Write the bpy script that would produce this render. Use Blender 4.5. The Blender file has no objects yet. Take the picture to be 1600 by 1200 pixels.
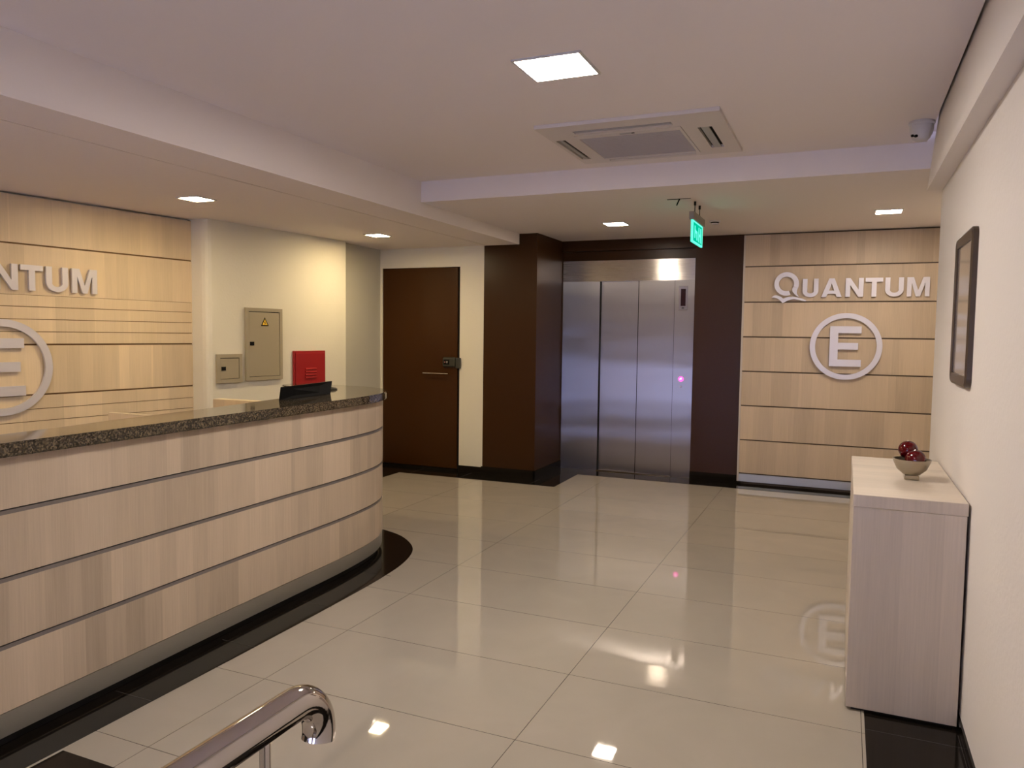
import bpy, bmesh, math, random
from mathutils import Vector, Matrix
from mathutils.geometry import tessellate_polygon
random.seed(4)
S = bpy.context.scene
C = S.collection

# ------------------------------------------------------------------ camera
f_px, yaw, pitch, roll = 1192.2, 0.4109227, 0.0648693, -0.0125122
cy, sy, cp, sp = math.cos(yaw), math.sin(yaw), math.cos(pitch), math.sin(pitch)
fwd = Vector((-sy * cp, cy * cp, -sp)); rgt = Vector((cy, sy, 0)); dwn = fwd.cross(rgt)
r2 = math.cos(roll) * rgt + math.sin(roll) * dwn
d2 = -math.sin(roll) * rgt + math.cos(roll) * dwn
cam = bpy.data.cameras.new('camera'); camo = bpy.data.objects.new('camera', cam); C.objects.link(camo)
camo.matrix_world = Matrix(((r2.x, -d2.x, -fwd.x, 0), (r2.y, -d2.y, -fwd.y, 0), (r2.z, -d2.z, -fwd.z, 1.52), (0, 0, 0, 1)))
cam.sensor_width = 36; cam.lens = f_px / 1600 * 36; cam.clip_start = 0.05
S.camera = camo
# ------------------------------------------------------------------ world, exposure
S.view_settings.view_transform = 'Standard'; S.view_settings.look = 'None'
S.view_settings.gamma = 1; S.view_settings.use_curve_mapping = False
S.view_settings.exposure = 2.15
S.cycles.caustics_reflective = False
w = bpy.data.worlds.new('evening_sky'); S.world = w; w.use_nodes = True
w.node_tree.nodes['Background'].inputs[0].default_value = (0.50, 0.56, 1.0, 1)
w.node_tree.nodes['Background'].inputs[1].default_value = 2.5
# lamp strengths (used by the light fittings' own diffusers)
E_MAIN, E_BACK, E_LEFT = 43, 38, 43
COL_MAIN, COL_BACK, COL_LEFT = (1, .91, .85), (1, .85, .68), (1, .77, .44)

# ------------------------------------------------------------------ materials
def mat(name, col, rough=.6, metal=0, spec=.5, coat=0, bump=0, bscale=60, var=0, vscale=4):
    m = bpy.data.materials.new(name); m.use_nodes = True
    N = m.node_tree.nodes; L = m.node_tree.links; b = N['Principled BSDF']
    b.inputs['Base Color'].default_value = (*col, 1); b.inputs['Roughness'].default_value = rough
    b.inputs['Metallic'].default_value = metal; b.inputs['Specular IOR Level'].default_value = spec
    b.inputs['Coat Weight'].default_value = coat
    tc = N.new('ShaderNodeTexCoord')
    if var:
        n = N.new('ShaderNodeTexNoise'); n.inputs['Scale'].default_value = vscale; n.inputs['Detail'].default_value = 5
        L.new(tc.outputs['Object'], n.inputs['Vector'])
        mx = N.new('ShaderNodeMix'); mx.data_type = 'RGBA'
        mx.inputs[6].default_value = (*[c * (1 - var) for c in col], 1); mx.inputs[7].default_value = (*[min(1, c * (1 + var)) for c in col], 1)
        L.new(n.outputs['Fac'], mx.inputs[0]); L.new(mx.outputs[2], b.inputs['Base Color'])
    if bump:
        n = N.new('ShaderNodeTexNoise'); n.inputs['Scale'].default_value = bscale; n.inputs['Detail'].default_value = 3
        L.new(tc.outputs['Object'], n.inputs['Vector'])
        bp = N.new('ShaderNodeBump'); bp.inputs['Strength'].default_value = bump; bp.inputs['Distance'].default_value = .01
        L.new(n.outputs['Fac'], bp.inputs['Height']); L.new(bp.outputs[0], b.inputs['Normal'])
    return m

def emis(name, col, strength):
    m = bpy.data.materials.new(name); m.use_nodes = True
    N = m.node_tree.nodes; L = m.node_tree.links
    N.remove(N['Principled BSDF']); e = N.new('ShaderNodeEmission')
    e.inputs[0].default_value = (*col, 1); e.inputs[1].default_value = strength
    L.new(e.outputs[0], N['Material Output'].inputs[0]); return m

def wood_mat(name, base, spread=.10, rough=.42):
    """light oak laminate; UV in metres, grain runs along V; lamella columns differ per row"""
    m = bpy.data.materials.new(name); m.use_nodes = True
    N = m.node_tree.nodes; L = m.node_tree.links; b = N['Principled BSDF']
    uv = N.new('ShaderNodeUVMap'); sep = N.new('ShaderNodeSeparateXYZ'); L.new(uv.outputs[0], sep.inputs[0])
    def math_(op, a, bb=None, cc=None):
        n = N.new('ShaderNodeMath'); n.operation = op
        for i, x in enumerate((a, bb, cc)):
            if x is None: continue
            if isinstance(x, (int, float)): n.inputs[i].default_value = x
            else: L.new(x, n.inputs[i])
        return n.outputs[0]
    oi = N.new('ShaderNodeObjectInfo'); row = math_('FLOOR', math_('MULTIPLY', oi.outputs['Random'], 97))
    off = math_('MULTIPLY', row, 3.17)
    def band(width, k):
        u = math_('FLOOR', math_('ADD', math_('DIVIDE', sep.outputs[0], width), math_('MULTIPLY', off, k)))
        wn = N.new('ShaderNodeTexWhiteNoise'); wn.noise_dimensions = '2D'
        c = N.new('ShaderNodeCombineXYZ'); L.new(u, c.inputs[0]); L.new(math_('MULTIPLY', row, 7.3), c.inputs[1]); L.new(c.outputs[0], wn.inputs['Vector'])
        return wn.outputs['Value']
    b1 = band(.29, 1.0); b2 = band(.097, 2.3)
    c = N.new('ShaderNodeCombineXYZ')
    L.new(math_('ADD', math_('MULTIPLY', sep.outputs[0], 130), off), c.inputs[0]); L.new(math_('MULTIPLY', sep.outputs[1], 3.0), c.inputs[1])
    gr = N.new('ShaderNodeTexNoise'); gr.inputs['Scale'].default_value = 1; gr.inputs['Detail'].default_value = 6; gr.inputs['Roughness'].default_value = .7
    L.new(c.outputs[0], gr.inputs['Vector'])
    c2 = N.new('ShaderNodeCombineXYZ')
    L.new(math_('ADD', math_('MULTIPLY', sep.outputs[0], 12), off), c2.inputs[0]); L.new(math_('MULTIPLY', sep.outputs[1], 1.2), c2.inputs[1])
    g2 = N.new('ShaderNodeTexNoise'); g2.inputs['Scale'].default_value = 1; g2.inputs['Detail'].default_value = 3
    L.new(c2.outputs[0], g2.inputs['Vector'])
    s = math_('ADD', math_('MULTIPLY', b1, .42), math_('MULTIPLY', b2, .30))
    s = math_('ADD', s, math_('MULTIPLY', gr.outputs['Fac'], .75))
    s = math_('ADD', s, math_('MULTIPLY', g2.outputs['Fac'], .45))
    s = math_('SUBTRACT', s, .46)
    mx = N.new('ShaderNodeMix'); mx.data_type = 'RGBA'
    mx.inputs[6].default_value = (*[x * (1 - spread * 2.2) for x in base], 1)
    mx.inputs[7].default_value = (*[min(1, x * (1 + spread * 2.0)) for x in base], 1)
    L.new(s, mx.inputs[0]); L.new(mx.outputs[2], b.inputs['Base Color'])
    b.inputs['Roughness'].default_value = rough; b.inputs['Specular IOR Level'].default_value = .4
    bp = N.new('ShaderNodeBump'); bp.inputs['Strength'].default_value = .08; bp.inputs['Distance'].default_value = .002
    L.new(gr.outputs['Fac'], bp.inputs['Height']); L.new(bp.outputs[0], b.inputs['Normal'])
    return m

def floor_mat():
    m = bpy.data.materials.new('polished_porcelain'); m.use_nodes = True
    N = m.node_tree.nodes; L = m.node_tree.links; b = N['Principled BSDF']
    tc = N.new('ShaderNodeTexCoord')
    br = N.new('ShaderNodeTexBrick')
    mp = N.new('ShaderNodeMapping'); mp.inputs['Location'].default_value = (1.083 - 2.5 + 1.196 * 10, -2.555 + 3.4 + .61 * 20, 0)
    L.new(tc.outputs['Object'], mp.inputs[0]); L.new(mp.outputs[0], br.inputs['Vector'])
    br.offset = 0; br.squash = 1
    br.inputs['Scale'].default_value = 1; br.inputs['Brick Width'].default_value = 1.196; br.inputs['Row Height'].default_value = .61
    br.inputs['Mortar Size'].default_value = .0013; br.inputs['Mortar Smooth'].default_value = 0
    br.inputs['Color1'].default_value = (.36, .32, .262, 1); br.inputs['Color2'].default_value = (.375, .33, .268, 1)
    br.inputs['Mortar'].default_value = (.06, .045, .033, 1)
    n = N.new('ShaderNodeTexNoise'); n.inputs['Scale'].default_value = 2.2; n.inputs['Detail'].default_value = 4; n.inputs['Distortion'].default_value = 1.2
    L.new(tc.outputs['Object'], n.inputs['Vector'])
    mx = N.new('ShaderNodeMix'); mx.data_type = 'RGBA'; mx.blend_type = 'MULTIPLY'; mx.inputs[0].default_value = 1
    cr = N.new('ShaderNodeValToRGB'); cr.color_ramp.elements[0].color = (.88, .88, .88, 1); cr.color_ramp.elements[1].color = (1.06, 1.05, 1.04, 1)
    L.new(n.outputs['Fac'], cr.inputs[0]); L.new(br.outputs['Color'], mx.inputs[6]); L.new(cr.outputs[0], mx.inputs[7])
    L.new(mx.outputs[2], b.inputs['Base Color'])
    b.inputs['Roughness'].default_value = .025; b.inputs['Specular IOR Level'].default_value = .75
    wv = N.new('ShaderNodeTexNoise'); wv.inputs['Scale'].default_value = 1.6; wv.inputs['Detail'].default_value = 1
    L.new(tc.outputs['Object'], wv.inputs['Vector'])
    bp = N.new('ShaderNodeBump'); bp.inputs['Strength'].default_value = .03; bp.inputs['Distance'].default_value = .02
    L.new(wv.outputs['Fac'], bp.inputs['Height']); L.new(bp.outputs[0], b.inputs['Normal'])
    return m

def granite_mat():
    m = bpy.data.materials.new('polished_brown_granite'); m.use_nodes = True
    N = m.node_tree.nodes; L = m.node_tree.links; b = N['Principled BSDF']
    tc = N.new('ShaderNodeTexCoord'); v = N.new('ShaderNodeTexVoronoi'); v.inputs['Scale'].default_value = 170
    n = N.new('ShaderNodeTexNoise'); n.inputs['Scale'].default_value = 45; n.inputs['Detail'].default_value = 6
    L.new(tc.outputs['Object'], v.inputs['Vector']); L.new(tc.outputs['Object'], n.inputs['Vector'])
    mx = N.new('ShaderNodeMix'); mx.data_type = 'FLOAT'; mx.inputs[0].default_value = .5
    sc = N.new('ShaderNodeSeparateColor'); L.new(v.outputs['Color'], sc.inputs[0])
    L.new(sc.outputs[0], mx.inputs[2]); L.new(n.outputs['Fac'], mx.inputs[3])
    cr = N.new('ShaderNodeValToRGB'); e = cr.color_ramp.elements
    e[0].position = .30; e[0].color = (.008, .006, .005, 1); e[1].position = .75; e[1].color = (.15, .115, .07, 1)
    k = e.new(.5); k.color = (.045, .033, .022, 1)
    L.new(mx.outputs[0], cr.inputs[0]); L.new(cr.outputs[0], b.inputs['Base Color'])
    b.inputs['Roughness'].default_value = .06; b.inputs['Specular IOR Level'].default_value = .75
    return m

def steel_mat(name, wave=.0, rough=.2, col=(.60, .58, .57), aniso=0, rot=0):
    m = bpy.data.materials.new(name); m.use_nodes = True
    N = m.node_tree.nodes; L = m.node_tree.links; b = N['Principled BSDF']
    b.inputs['Base Color'].default_value = (*col, 1); b.inputs['Metallic'].default_value = 1; b.inputs['Roughness'].default_value = rough
    tc = N.new('ShaderNodeTexCoord')
    mp = N.new('ShaderNodeMapping'); mp.inputs['Scale'].default_value = (3, 3, 500)
    n = N.new('ShaderNodeTexNoise'); n.inputs['Scale'].default_value = 1; n.inputs['Detail'].default_value = 2
    L.new(tc.outputs['Object'], mp.inputs[0]); L.new(mp.outputs[0], n.inputs['Vector'])
    rr = N.new('ShaderNodeMapRange'); rr.inputs[3].default_value = rough * .8; rr.inputs[4].default_value = rough * 1.3
    L.new(n.outputs['Fac'], rr.inputs[0]); L.new(rr.outputs[0], b.inputs['Roughness'])
    n2 = N.new('ShaderNodeTexNoise'); n2.inputs['Scale'].default_value = 1.3; n2.inputs['Detail'].default_value = 1
    if aniso:
        tg = N.new('ShaderNodeTangent'); tg.direction_type = 'UV_MAP'; tg.uv_map = 'UVMap'
        b.inputs['Anisotropic'].default_value = aniso; b.inputs['Anisotropic Rotation'].default_value = rot
        L.new(tg.outputs[0], b.inputs['Tangent'])
    mp2 = N.new('ShaderNodeMapping'); mp2.inputs['Scale'].default_value = (.4, .4, 2.2)
    L.new(tc.outputs['Object'], mp2.inputs[0]); L.new(mp2.outputs[0], n2.inputs['Vector'])
    ad = N.new('ShaderNodeMath'); ad.operation = 'MULTIPLY_ADD'; ad.inputs[1].default_value = .003
    L.new(n.outputs['Fac'], ad.inputs[0]); L.new(n2.outputs['Fac'], ad.inputs[2])
    bp = N.new('ShaderNodeBump'); bp.inputs['Strength'].default_value = wave; bp.inputs['Distance'].default_value = .04
    L.new(ad.outputs[0], bp.inputs['Height']); L.new(bp.outputs[0], b.inputs['Normal'])
    return m

M = {}
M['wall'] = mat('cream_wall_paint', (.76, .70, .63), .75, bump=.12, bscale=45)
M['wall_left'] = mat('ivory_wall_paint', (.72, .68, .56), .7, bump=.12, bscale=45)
M['wall_alcove'] = mat('shaded_ivory_wall_paint', (.50, .475, .40), .75, bump=.12, bscale=45)  # ivory paint darkened, the alcove's shade is put into the colour
M['ceil'] = mat('ceiling_paint', (.80, .73, .68), .85, bump=.04, bscale=30)
M['brown'] = mat('dark_brown_satin_paint', (.038, .0135, .0025), .32, spec=.22, bump=.06, bscale=90)
M['door'] = mat('dark_brown_door_enamel', (.046, .0155, .002), .30, spec=.22, bump=.03, bscale=20, var=.12, vscale=1.5)
M['black_stone'] = mat('black_polished_granite', (.0085, .0065, .005), .08, spec=.18, var=.3, vscale=30)
M['joint'] = mat('stone_joint', (.05, .042, .035), .6)
M['floor'] = floor_mat()
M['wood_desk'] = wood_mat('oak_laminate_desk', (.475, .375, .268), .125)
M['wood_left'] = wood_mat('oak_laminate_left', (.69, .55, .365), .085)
M['wood_back'] = wood_mat('oak_laminate_back', (.52, .405, .28))
M['wood_cab'] = wood_mat('ash_laminate_cabinet', (.56, .475, .375))
M['granite'] = granite_mat()
M['steel'] = steel_mat('brushed_steel', .03, .13)
M['steel_door'] = steel_mat('brushed_steel_door', .16, .32, (.43, .41, .415), .98)
M['steel_header'] = steel_mat('brushed_steel_header', .02, .27, (.78, .73, .66), .96, .25)
M['plinth'] = steel_mat('brushed_plinth_aluminium', .01, .45, (.50, .49, .44))
M['strip'] = mat('aluminium_groove_strip', (.22, .20, .19), .4, metal=.6)
M['groove'] = mat('groove_back', (.10, .07, .048), .7)
M['chrome'] = mat('polished_chrome', (.54, .50, .47), .06, metal=1)
M['letter'] = mat('satin_silver_paint', (.69, .66, .69), .38, metal=.3)
M['grey_enamel'] = mat('grey_beige_enamel', (.36, .31, .215), .4)
M['red'] = mat('red_enamel', (.31, .012, .014), .35)
M['black'] = mat('black_plastic', (.003, .003, .003), .6, spec=.15)
M['dark'] = mat('dark_void', (.004, .003, .003), .9)
M['yellow'] = mat('warning_yellow', (.85, .55, .03), .5)
M['white_pl'] = mat('white_plastic', (.58, .55, .52), .4)
M['ac_white'] = mat('air_unit_white', (.66, .60, .54), .5)
M['ac_grille'] = mat('air_unit_grille', (.46, .42, .41), .7, bump=.3, bscale=120)
M['blade'] = mat('louvre_blade', (.38, .36, .33), .4)
M['frame_wood'] = mat('dark_picture_frame', (.055, .034, .02), .3, var=.2, vscale=20)
M['print'] = mat('pale_print_behind_glass', (.34, .28, .22), .12, spec=.8, var=.35, vscale=6)
M['ball'] = mat('deep_red_glazed_ball', (.075, .0006, .002), .04, spec=.5)
M['bowl'] = mat('champagne_metal_bowl', (.42, .37, .28), .3, metal=.8)
M['lockg'] = mat('lock_case_grey', (.045, .045, .035), .4, metal=.3)
M['screen'] = mat('dark_red_display', (.02, .001, .001), .15)
M['em_main'] = emis('lamp_main', COL_MAIN, E_MAIN)
M['em_back'] = emis('lamp_back', COL_BACK, E_BACK)
M['em_left'] = emis('lamp_left', COL_LEFT, E_LEFT)
M['em_green'] = emis('sign_green', (.0, .60, .34), .22)
M['em_pale'] = emis('sign_pale', (.14, .95, .68), .30)
M['em_pink'] = emis('button_pink', (1, .08, .42), .55)
M['em_pinkw'] = emis('button_core', (1, .62, .85), .9)
g = bpy.data.materials.new('clear_glass'); g.use_nodes = True
gb = g.node_tree.nodes['Principled BSDF']; gb.inputs['Transmission Weight'].default_value = 1; gb.inputs['Roughness'].default_value = 0; gb.inputs['IOR'].default_value = 1.05
M['glass'] = g

# ------------------------------------------------------------------ mesh helpers
class MB:
    def __init__(s): s.bm = bmesh.new(); s.uv = s.bm.loops.layers.uv.new('UVMap')
    def quad(s, pts, uvs=None):
        vs = [s.bm.verts.new(p) for p in pts]; f = s.bm.faces.new(vs)
        if uvs:
            for l, t in zip(f.loops, uvs): l[s.uv].uv = t
        return f
    def hexa(s, p, uvo=None):
        """8 points: bottom 0-3, top 4-7 in the same turn"""
        for idx in ((0, 3, 2, 1), (4, 5, 6, 7), (0, 1, 5, 4), (1, 2, 6, 5), (2, 3, 7, 6), (3, 0, 4, 7)):
            q = [Vector(p[i]) for i in idx]
            n = (q[1] - q[0]).cross(q[2] - q[0])
            if abs(n.z) > max(abs(n.x), abs(n.y)): uvs = [(a.y, a.x) for a in q] if not uvo else [(a.x, a.y) for a in q]
            elif abs(n.x) > abs(n.y): uvs = [(a.y, a.z) for a in q]
            else: uvs = [(a.x, a.z) for a in q]
            s.quad(q, uvs)
        return s
    def box(s, x0, x1, y0, y1, z0, z1):
        return s.hexa([(x0, y0, z0), (x1, y0, z0), (x1, y1, z0), (x0, y1, z0), (x0, y0, z1), (x1, y0, z1), (x1, y1, z1), (x0, y1, z1)])
    def prism(s, poly, o, U, V, Nn, d0, d1):
        """2D polygon (u,v) set on plane o+u*U+v*V, from depth d0 to d1 along Nn"""
        o, U, V, Nn = map(Vector, (o, U, V, Nn))
        A = [s.bm.verts.new(o + U * a + V * b + Nn * d0) for a, b in poly]
        B = [s.bm.verts.new(o + U * a + V * b + Nn * d1) for a, b in poly]
        n = len(poly)
        for t in tessellate_polygon([[Vector((p[0], p[1], 0)) for p in poly]]):
            s.bm.faces.new([A[i] for i in t]); s.bm.faces.new([B[i] for i in t[::-1]])
        for i in range(n): s.bm.faces.new((A[i], B[i], B[(i + 1) % n], A[(i + 1) % n]))
        return s
    def ring(s, o, U, V, Nn, d0, d1, ri, ro, a0=0, a1=2 * math.pi, n=64):
        o, U, V, Nn = map(Vector, (o, U, V, Nn))
        full = abs(a1 - a0 - 2 * math.pi) < 1e-6
        P = []
        for i in range(n + (0 if full else 1)):
            a = a0 + (a1 - a0) * i / n; e = U * math.cos(a) + V * math.sin(a)
            P.append([s.bm.verts.new(o + e * r + Nn * d) for r, d in ((ri, d0), (ro, d0), (ro, d1), (ri, d1))])
        m = len(P)
        for i in range(m if full else m - 1):
            a, b = P[i], P[(i + 1) % m]
            for k in range(4): s.bm.faces.new((a[k], a[(k + 1) % 4], b[(k + 1) % 4], b[k]))
        if not full:
            s.bm.faces.new(P[0]); s.bm.faces.new(P[-1][::-1])
        return s
    def tube(s, pts, r, n=20, cap=True):
        pts = [Vector(p) for p in pts]; R = []
        t = (pts[1] - pts[0]).normalized(); u = t.orthogonal().normalized()
        for i, p in enumerate(pts):
            t = ((pts[min(i + 1, len(pts) - 1)] - pts[max(i - 1, 0)])).normalized()
            u = (u - t * u.dot(t)).normalized(); v = t.cross(u)
            rr = r[i] if isinstance(r, (list, tuple)) else r
            R.append([s.bm.verts.new(p + (u * math.cos(2 * math.pi * k / n) + v * math.sin(2 * math.pi * k / n)) * rr) for k in range(n)])
        for a, b in zip(R, R[1:]):
            for k in range(n):
                f = s.bm.faces.new((a[k], a[(k + 1) % n], b[(k + 1) % n], b[k])); f.smooth = True
        if cap: s.bm.faces.new(R[0][::-1]); s.bm.faces.new(R[-1])
        return s
    def lathe(s, prof, o, n=40, axis=(0, 0, 1)):
        o = Vector(o); ax = Vector(axis).normalized(); u = ax.orthogonal().normalized(); v = ax.cross(u); R = []
        for r, h in prof:
            R.append([s.bm.verts.new(o + ax * h + (u * math.cos(2 * math.pi * k / n) + v * math.sin(2 * math.pi * k / n)) * max(r, 1e-5)) for k in range(n)])
        for a, b in zip(R, R[1:]):
            for k in range(n):
                f = s.bm.faces.new((a[k], a[(k + 1) % n], b[(k + 1) % n], b[k])); f.smooth = True
        return s
    def wallstrip(s, path, z0, z1, thick, cap=True):
        """vertical sheet with thickness following a plan path (outer = path); UV u = arc length"""
        P = [Vector((p[0], p[1], 0)) for p in path]; n = len(P); Nn = []
        for i in range(n):
            t = (P[min(i + 1, n - 1)] - P[max(i - 1, 0)]).normalized(); Nn.append(Vector((-t.y, t.x, 0)))
        acc = 0
        for i in range(n - 1):
            l = (P[i + 1] - P[i]).length
            a, b = P[i], P[i + 1]; c, d = a + Nn[i] * thick, b + Nn[i + 1] * thick
            for q, uv in (((a, b), 1), ((d, c), 1)):
                p0, p1 = q
                u0, u1 = (acc, acc + l)
                f = s.quad([p0 + Vector((0, 0, z0)), p1 + Vector((0, 0, z0)), p1 + Vector((0, 0, z1)), p0 + Vector((0, 0, z1))],
                           [(u0, z0), (u1, z0), (u1, z1), (u0, z1)])
                f.smooth = True
            for z, fl in ((z0, 1), (z1, 0)):
                q = [a, b, d, c]
                s.quad([x + Vector((0, 0, z)) for x in (q[::-1] if fl else q)], [(x.x, x.y) for x in (q[::-1] if fl else q)])
            acc += l
        for i in (0, n - 1):
            a = P[i]; c = a + Nn[i] * thick
            s.quad([a + Vector((0, 0, z0)), c + Vector((0, 0, z0)), c + Vector((0, 0, z1)), a + Vector((0, 0, z1))], [(0, z0), (thick, z0), (thick, z1), (0, z1)])
        return s
    def bevel(s, w, seg=2, ang=40):
        bmesh.ops.remove_doubles(s.bm, verts=s.bm.verts, dist=1e-5)
        bmesh.ops.recalc_face_normals(s.bm, faces=s.bm.faces)
        ed = [e for e in s.bm.edges if len(e.link_faces) == 2 and e.calc_face_angle(0) > math.radians(ang)]
        bmesh.ops.bevel(s.bm, geom=ed, offset=w, segments=seg, affect='EDGES', profile=.5); return s
    def build(s, name, m, parent=None, merge=True):
        if merge: bmesh.ops.remove_doubles(s.bm, verts=s.bm.verts, dist=1e-6)
        bmesh.ops.recalc_face_normals(s.bm, faces=s.bm.faces)
        for e in s.bm.edges:
            if len(e.link_faces) == 2 and e.calc_face_angle(0) > .6: e.smooth = False
        if parent is None:
            xs = [v.co for v in s.bm.verts]
            org = Vector(((min(v.x for v in xs) + max(v.x for v in xs)) / 2, (min(v.y for v in xs) + max(v.y for v in xs)) / 2, min(v.z for v in xs)))
        else: org = ORG[parent.name]
        for v in s.bm.verts: v.co -= org
        me = bpy.data.meshes.new(name); s.bm.to_mesh(me); s.bm.free()
        me.materials.append(M[m] if isinstance(m, str) else m)
        o = bpy.data.objects.new(name, me); C.objects.link(o)
        if parent is None: o.location = org
        else: o.parent = parent
        ORG[o.name] = org
        return o
ORG = {}
def tag(o, label=None, cat=None, group=None, kind=None):
    if label: o['label'] = label
    if cat: o['category'] = cat
    if group: o['group'] = group
    if kind: o['kind'] = kind
    return o
def thing(name, label, cat, loc, group=None):
    o = bpy.data.objects.new(name, None); C.objects.link(o); o.location = loc; o.empty_display_size = .1
    ORG[o.name] = Vector(loc); return tag(o, label, cat, group)
def struct(name, mb, m): o = mb.build(name, m); o['kind'] = 'structure'; return o
def catmull(P, n=8):
    P = [Vector(p) for p in P]; out = []
    Q = [P[0] * 2 - P[1]] + P + [P[-1] * 2 - P[-2]]
    for i in range(1, len(Q) - 2):
        a, b, c, d = Q[i - 1], Q[i], Q[i + 1], Q[i + 2]
        for k in range(n):
            t = k / n
            out.append(.5 * ((2 * b) + (c - a) * t + (2 * a - 5 * b + 4 * c - d) * t * t + (3 * b - a - 3 * c + d) * t ** 3))
    out.append(P[-1]); return out

# ------------------------------------------------------------------ the setting
XR = .465                        # right wall
ZM, ZB, ZL = 2.735, 2.571, 2.462 # main, back and left ceilings
XB = -3.19                       # face of the left soffit
YB = 5.40                        # face of the back soffit
YD = 7.42                        # door wall and pillar face
YE = 8.24                        # lift wall
REAR = -3.6
FY0 = -1.8                        # the floor ends here; stairs go down to the entrance
struct('floor', MB().box(-6.2, 1.2, FY0, 8.6, -.12, 0), 'floor')
mb = MB()
for k in range(9): mb.box(-3.4, XR + .1, FY0 - .28 * (k + 1), FY0 - .28 * k, -1.62 - .1, -.17 * (k + 1))
mb.box(-3.4, XR + .1, REAR - 1.4, FY0 - .28 * 9, -1.72, -1.62)
struct('floor_stairs', mb, 'black_stone')
struct('ceiling', MB().box(XB - .05, .413, REAR, YB + .06, ZM, ZM + .02).box(XB - .05, .60, REAR, YB + .06, ZM + .06, ZM + .12), 'ceil')
# left soffit with its thin shadow gap
mb = MB().box(-6.2, -3.548, REAR, 7.6, ZL, ZL + .02).box(-3.538, XB + .001, REAR, YD, ZL + .0005, ZL + .02).box(-6.2, XB, REAR, 7.6, ZL + .05, ZL + .08)
mb.box(XB, XB + .02, REAR, YD, ZL, ZM + .06)
struct('ceiling', mb, 'ceil')
mb = MB().box(XR, 1.2, 4.6, YB + .01, ZM, ZM + .02).box(XB - .02, 1.2, YB + .01, 8.5, ZB + .0005, ZB + .03).box(XB + .01, .62, YB, YB + .03, ZB, ZM + .08)
struct('ceiling', mb, 'ceil')
# beam along the right wall, ends just before the recess
mb = MB().hexa([(.388, REAR, 2.357), (XR + .02, REAR, 2.357), (XR + .02, 4.93, 2.357), (.388, 4.93, 2.357),
                (.432, REAR, ZM + .06), (XR + .02, REAR, ZM + .06), (XR + .02, 4.93, ZM + .06), (.432, 4.93, ZM + .06)])
struct('trim_1', mb, 'wall')
struct('wall_right', MB().box(XR, XR + .15, REAR, 4.95, 0, ZM + .1), 'wall')
struct('wall_right_recess', MB().box(1.0, 1.2, 4.6, 8.5, 0, ZM + .1).box(XR + .15, 1.0, 4.6, 4.7, 0, ZM + .1), 'wall')
struct('wall_back', MB().box(-6.2, -3.575, YD + .05, YD + .2, 0, ZL + .05).box(-6.2, -4.856, YD, YD + .06, 0, ZL + .05)
       .box(-3.863, -3.575, YD, YD + .06, 0, ZL + .05).box(-4.856, -3.863, YD, YD + .06, 2.248, ZL + .05), 'wall_left')
# brown pillar and brown lift wall with the fascia over the lift
struct('wall_pillar', MB().box(-3.575, -2.965, YD, 8.5, 0, ZB + .02), 'brown')
struct('wall_lift', MB().box(-1.478, -.95, 8.18, 8.5, 0, ZB + .01).box(-2.965, -1.478, 8.18, 8.5, 2.455, ZB + .01).box(-2.965, -1.478, 8.235, 8.5, 2.348, 2.47).box(-2.965, -1.478, 8.29, 8.5, 0, 2.348), 'brown')
struct('wall_back_right', MB().box(-.99, 1.2, 8.18, 8.5, 0, ZB + .01), 'groove')
# left walls: behind the oak cladding, electrical wall with a rounded corner, alcove
A = Vector((-5.343, 3.448, 0)); B = Vector((-5.148, 4.924, 0)); D = (B - A).normalized(); NL = Vector((D.y, -D.x, 0))
a0 = A - D * 3.4
mb = MB().hexa([tuple(a0 - NL * .04), tuple(B - NL * .04 + D * .2), tuple(B - NL * .3 + D * .2), tuple(a0 - NL * .3)] +
               [tuple(p + Vector((0, 0, ZL))) for p in (a0 - NL * .04, B - NL * .04 + D * .2, B - NL * .3 + D * .2, a0 - NL * .3)])
struct('wall_left', mb, 'wall_left')
corner = [(-5.16, 4.926), (-5.03, 4.920), (-4.995, 4.925), (-4.975, 4.940), (-4.962, 4.965), (-4.957, 5.0), (-4.789, 6.627), (-4.89, 6.628), (-5.4, 6.63), (-5.4, 4.93)]
mb = MB().prism([(p[0], p[1]) for p in corner], (0, 0, 0), (1, 0, 0), (0, 1, 0), (0, 0, 1), 0, ZL + .01)
struct('wall_left_rounded', mb, 'wall_left')
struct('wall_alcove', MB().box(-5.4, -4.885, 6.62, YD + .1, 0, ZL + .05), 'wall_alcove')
# rear of the lobby, behind the viewer: wall with a glazed entrance
RB = REAR - 1.3
mb = MB().box(-6.2, -3.4, REAR, FY0, -.12, 0).box(-3.5, -3.4, RB, FY0, -1.72, 0).box(-6.2, -3.4, REAR - .1, REAR, 0, ZM + .1)
mb.box(-3.5, -3.4, RB, REAR, 0, ZM + .1).box(XR + .1, XR + .2, RB, FY0, -1.72, 0).box(XR, XR + .15, RB, REAR, 0, ZM + .1)
mb.box(-3.5, XR + .15, RB - .15, RB, .6, ZM + .1).box(-3.5, XR + .15, RB, REAR, ZM, ZM + .12)
struct('wall_rear', mb, 'wall')
struct('wall_left_rear', MB().box(-6.3, -6.1, REAR, .6, 0, ZL + .05), 'wall_left')
wf = MB()
for x in (-3.4, -2.45, -1.5, -.55, XR + .06): wf.box(x, x + .04, RB - .1, RB - .04, -1.62, .6)
wf.box(-3.4, XR + .1, RB - .1, RB - .04, .56, .6).box(-3.4, XR + .1, RB - .1, RB - .04, -1.62, -1.56)
wf = struct('window_1', wf, 'steel')
MB().box(-3.38, XR + .06, RB - .075, RB - .068, -1.58, .57).build('glass_pane', 'glass', wf)

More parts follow.
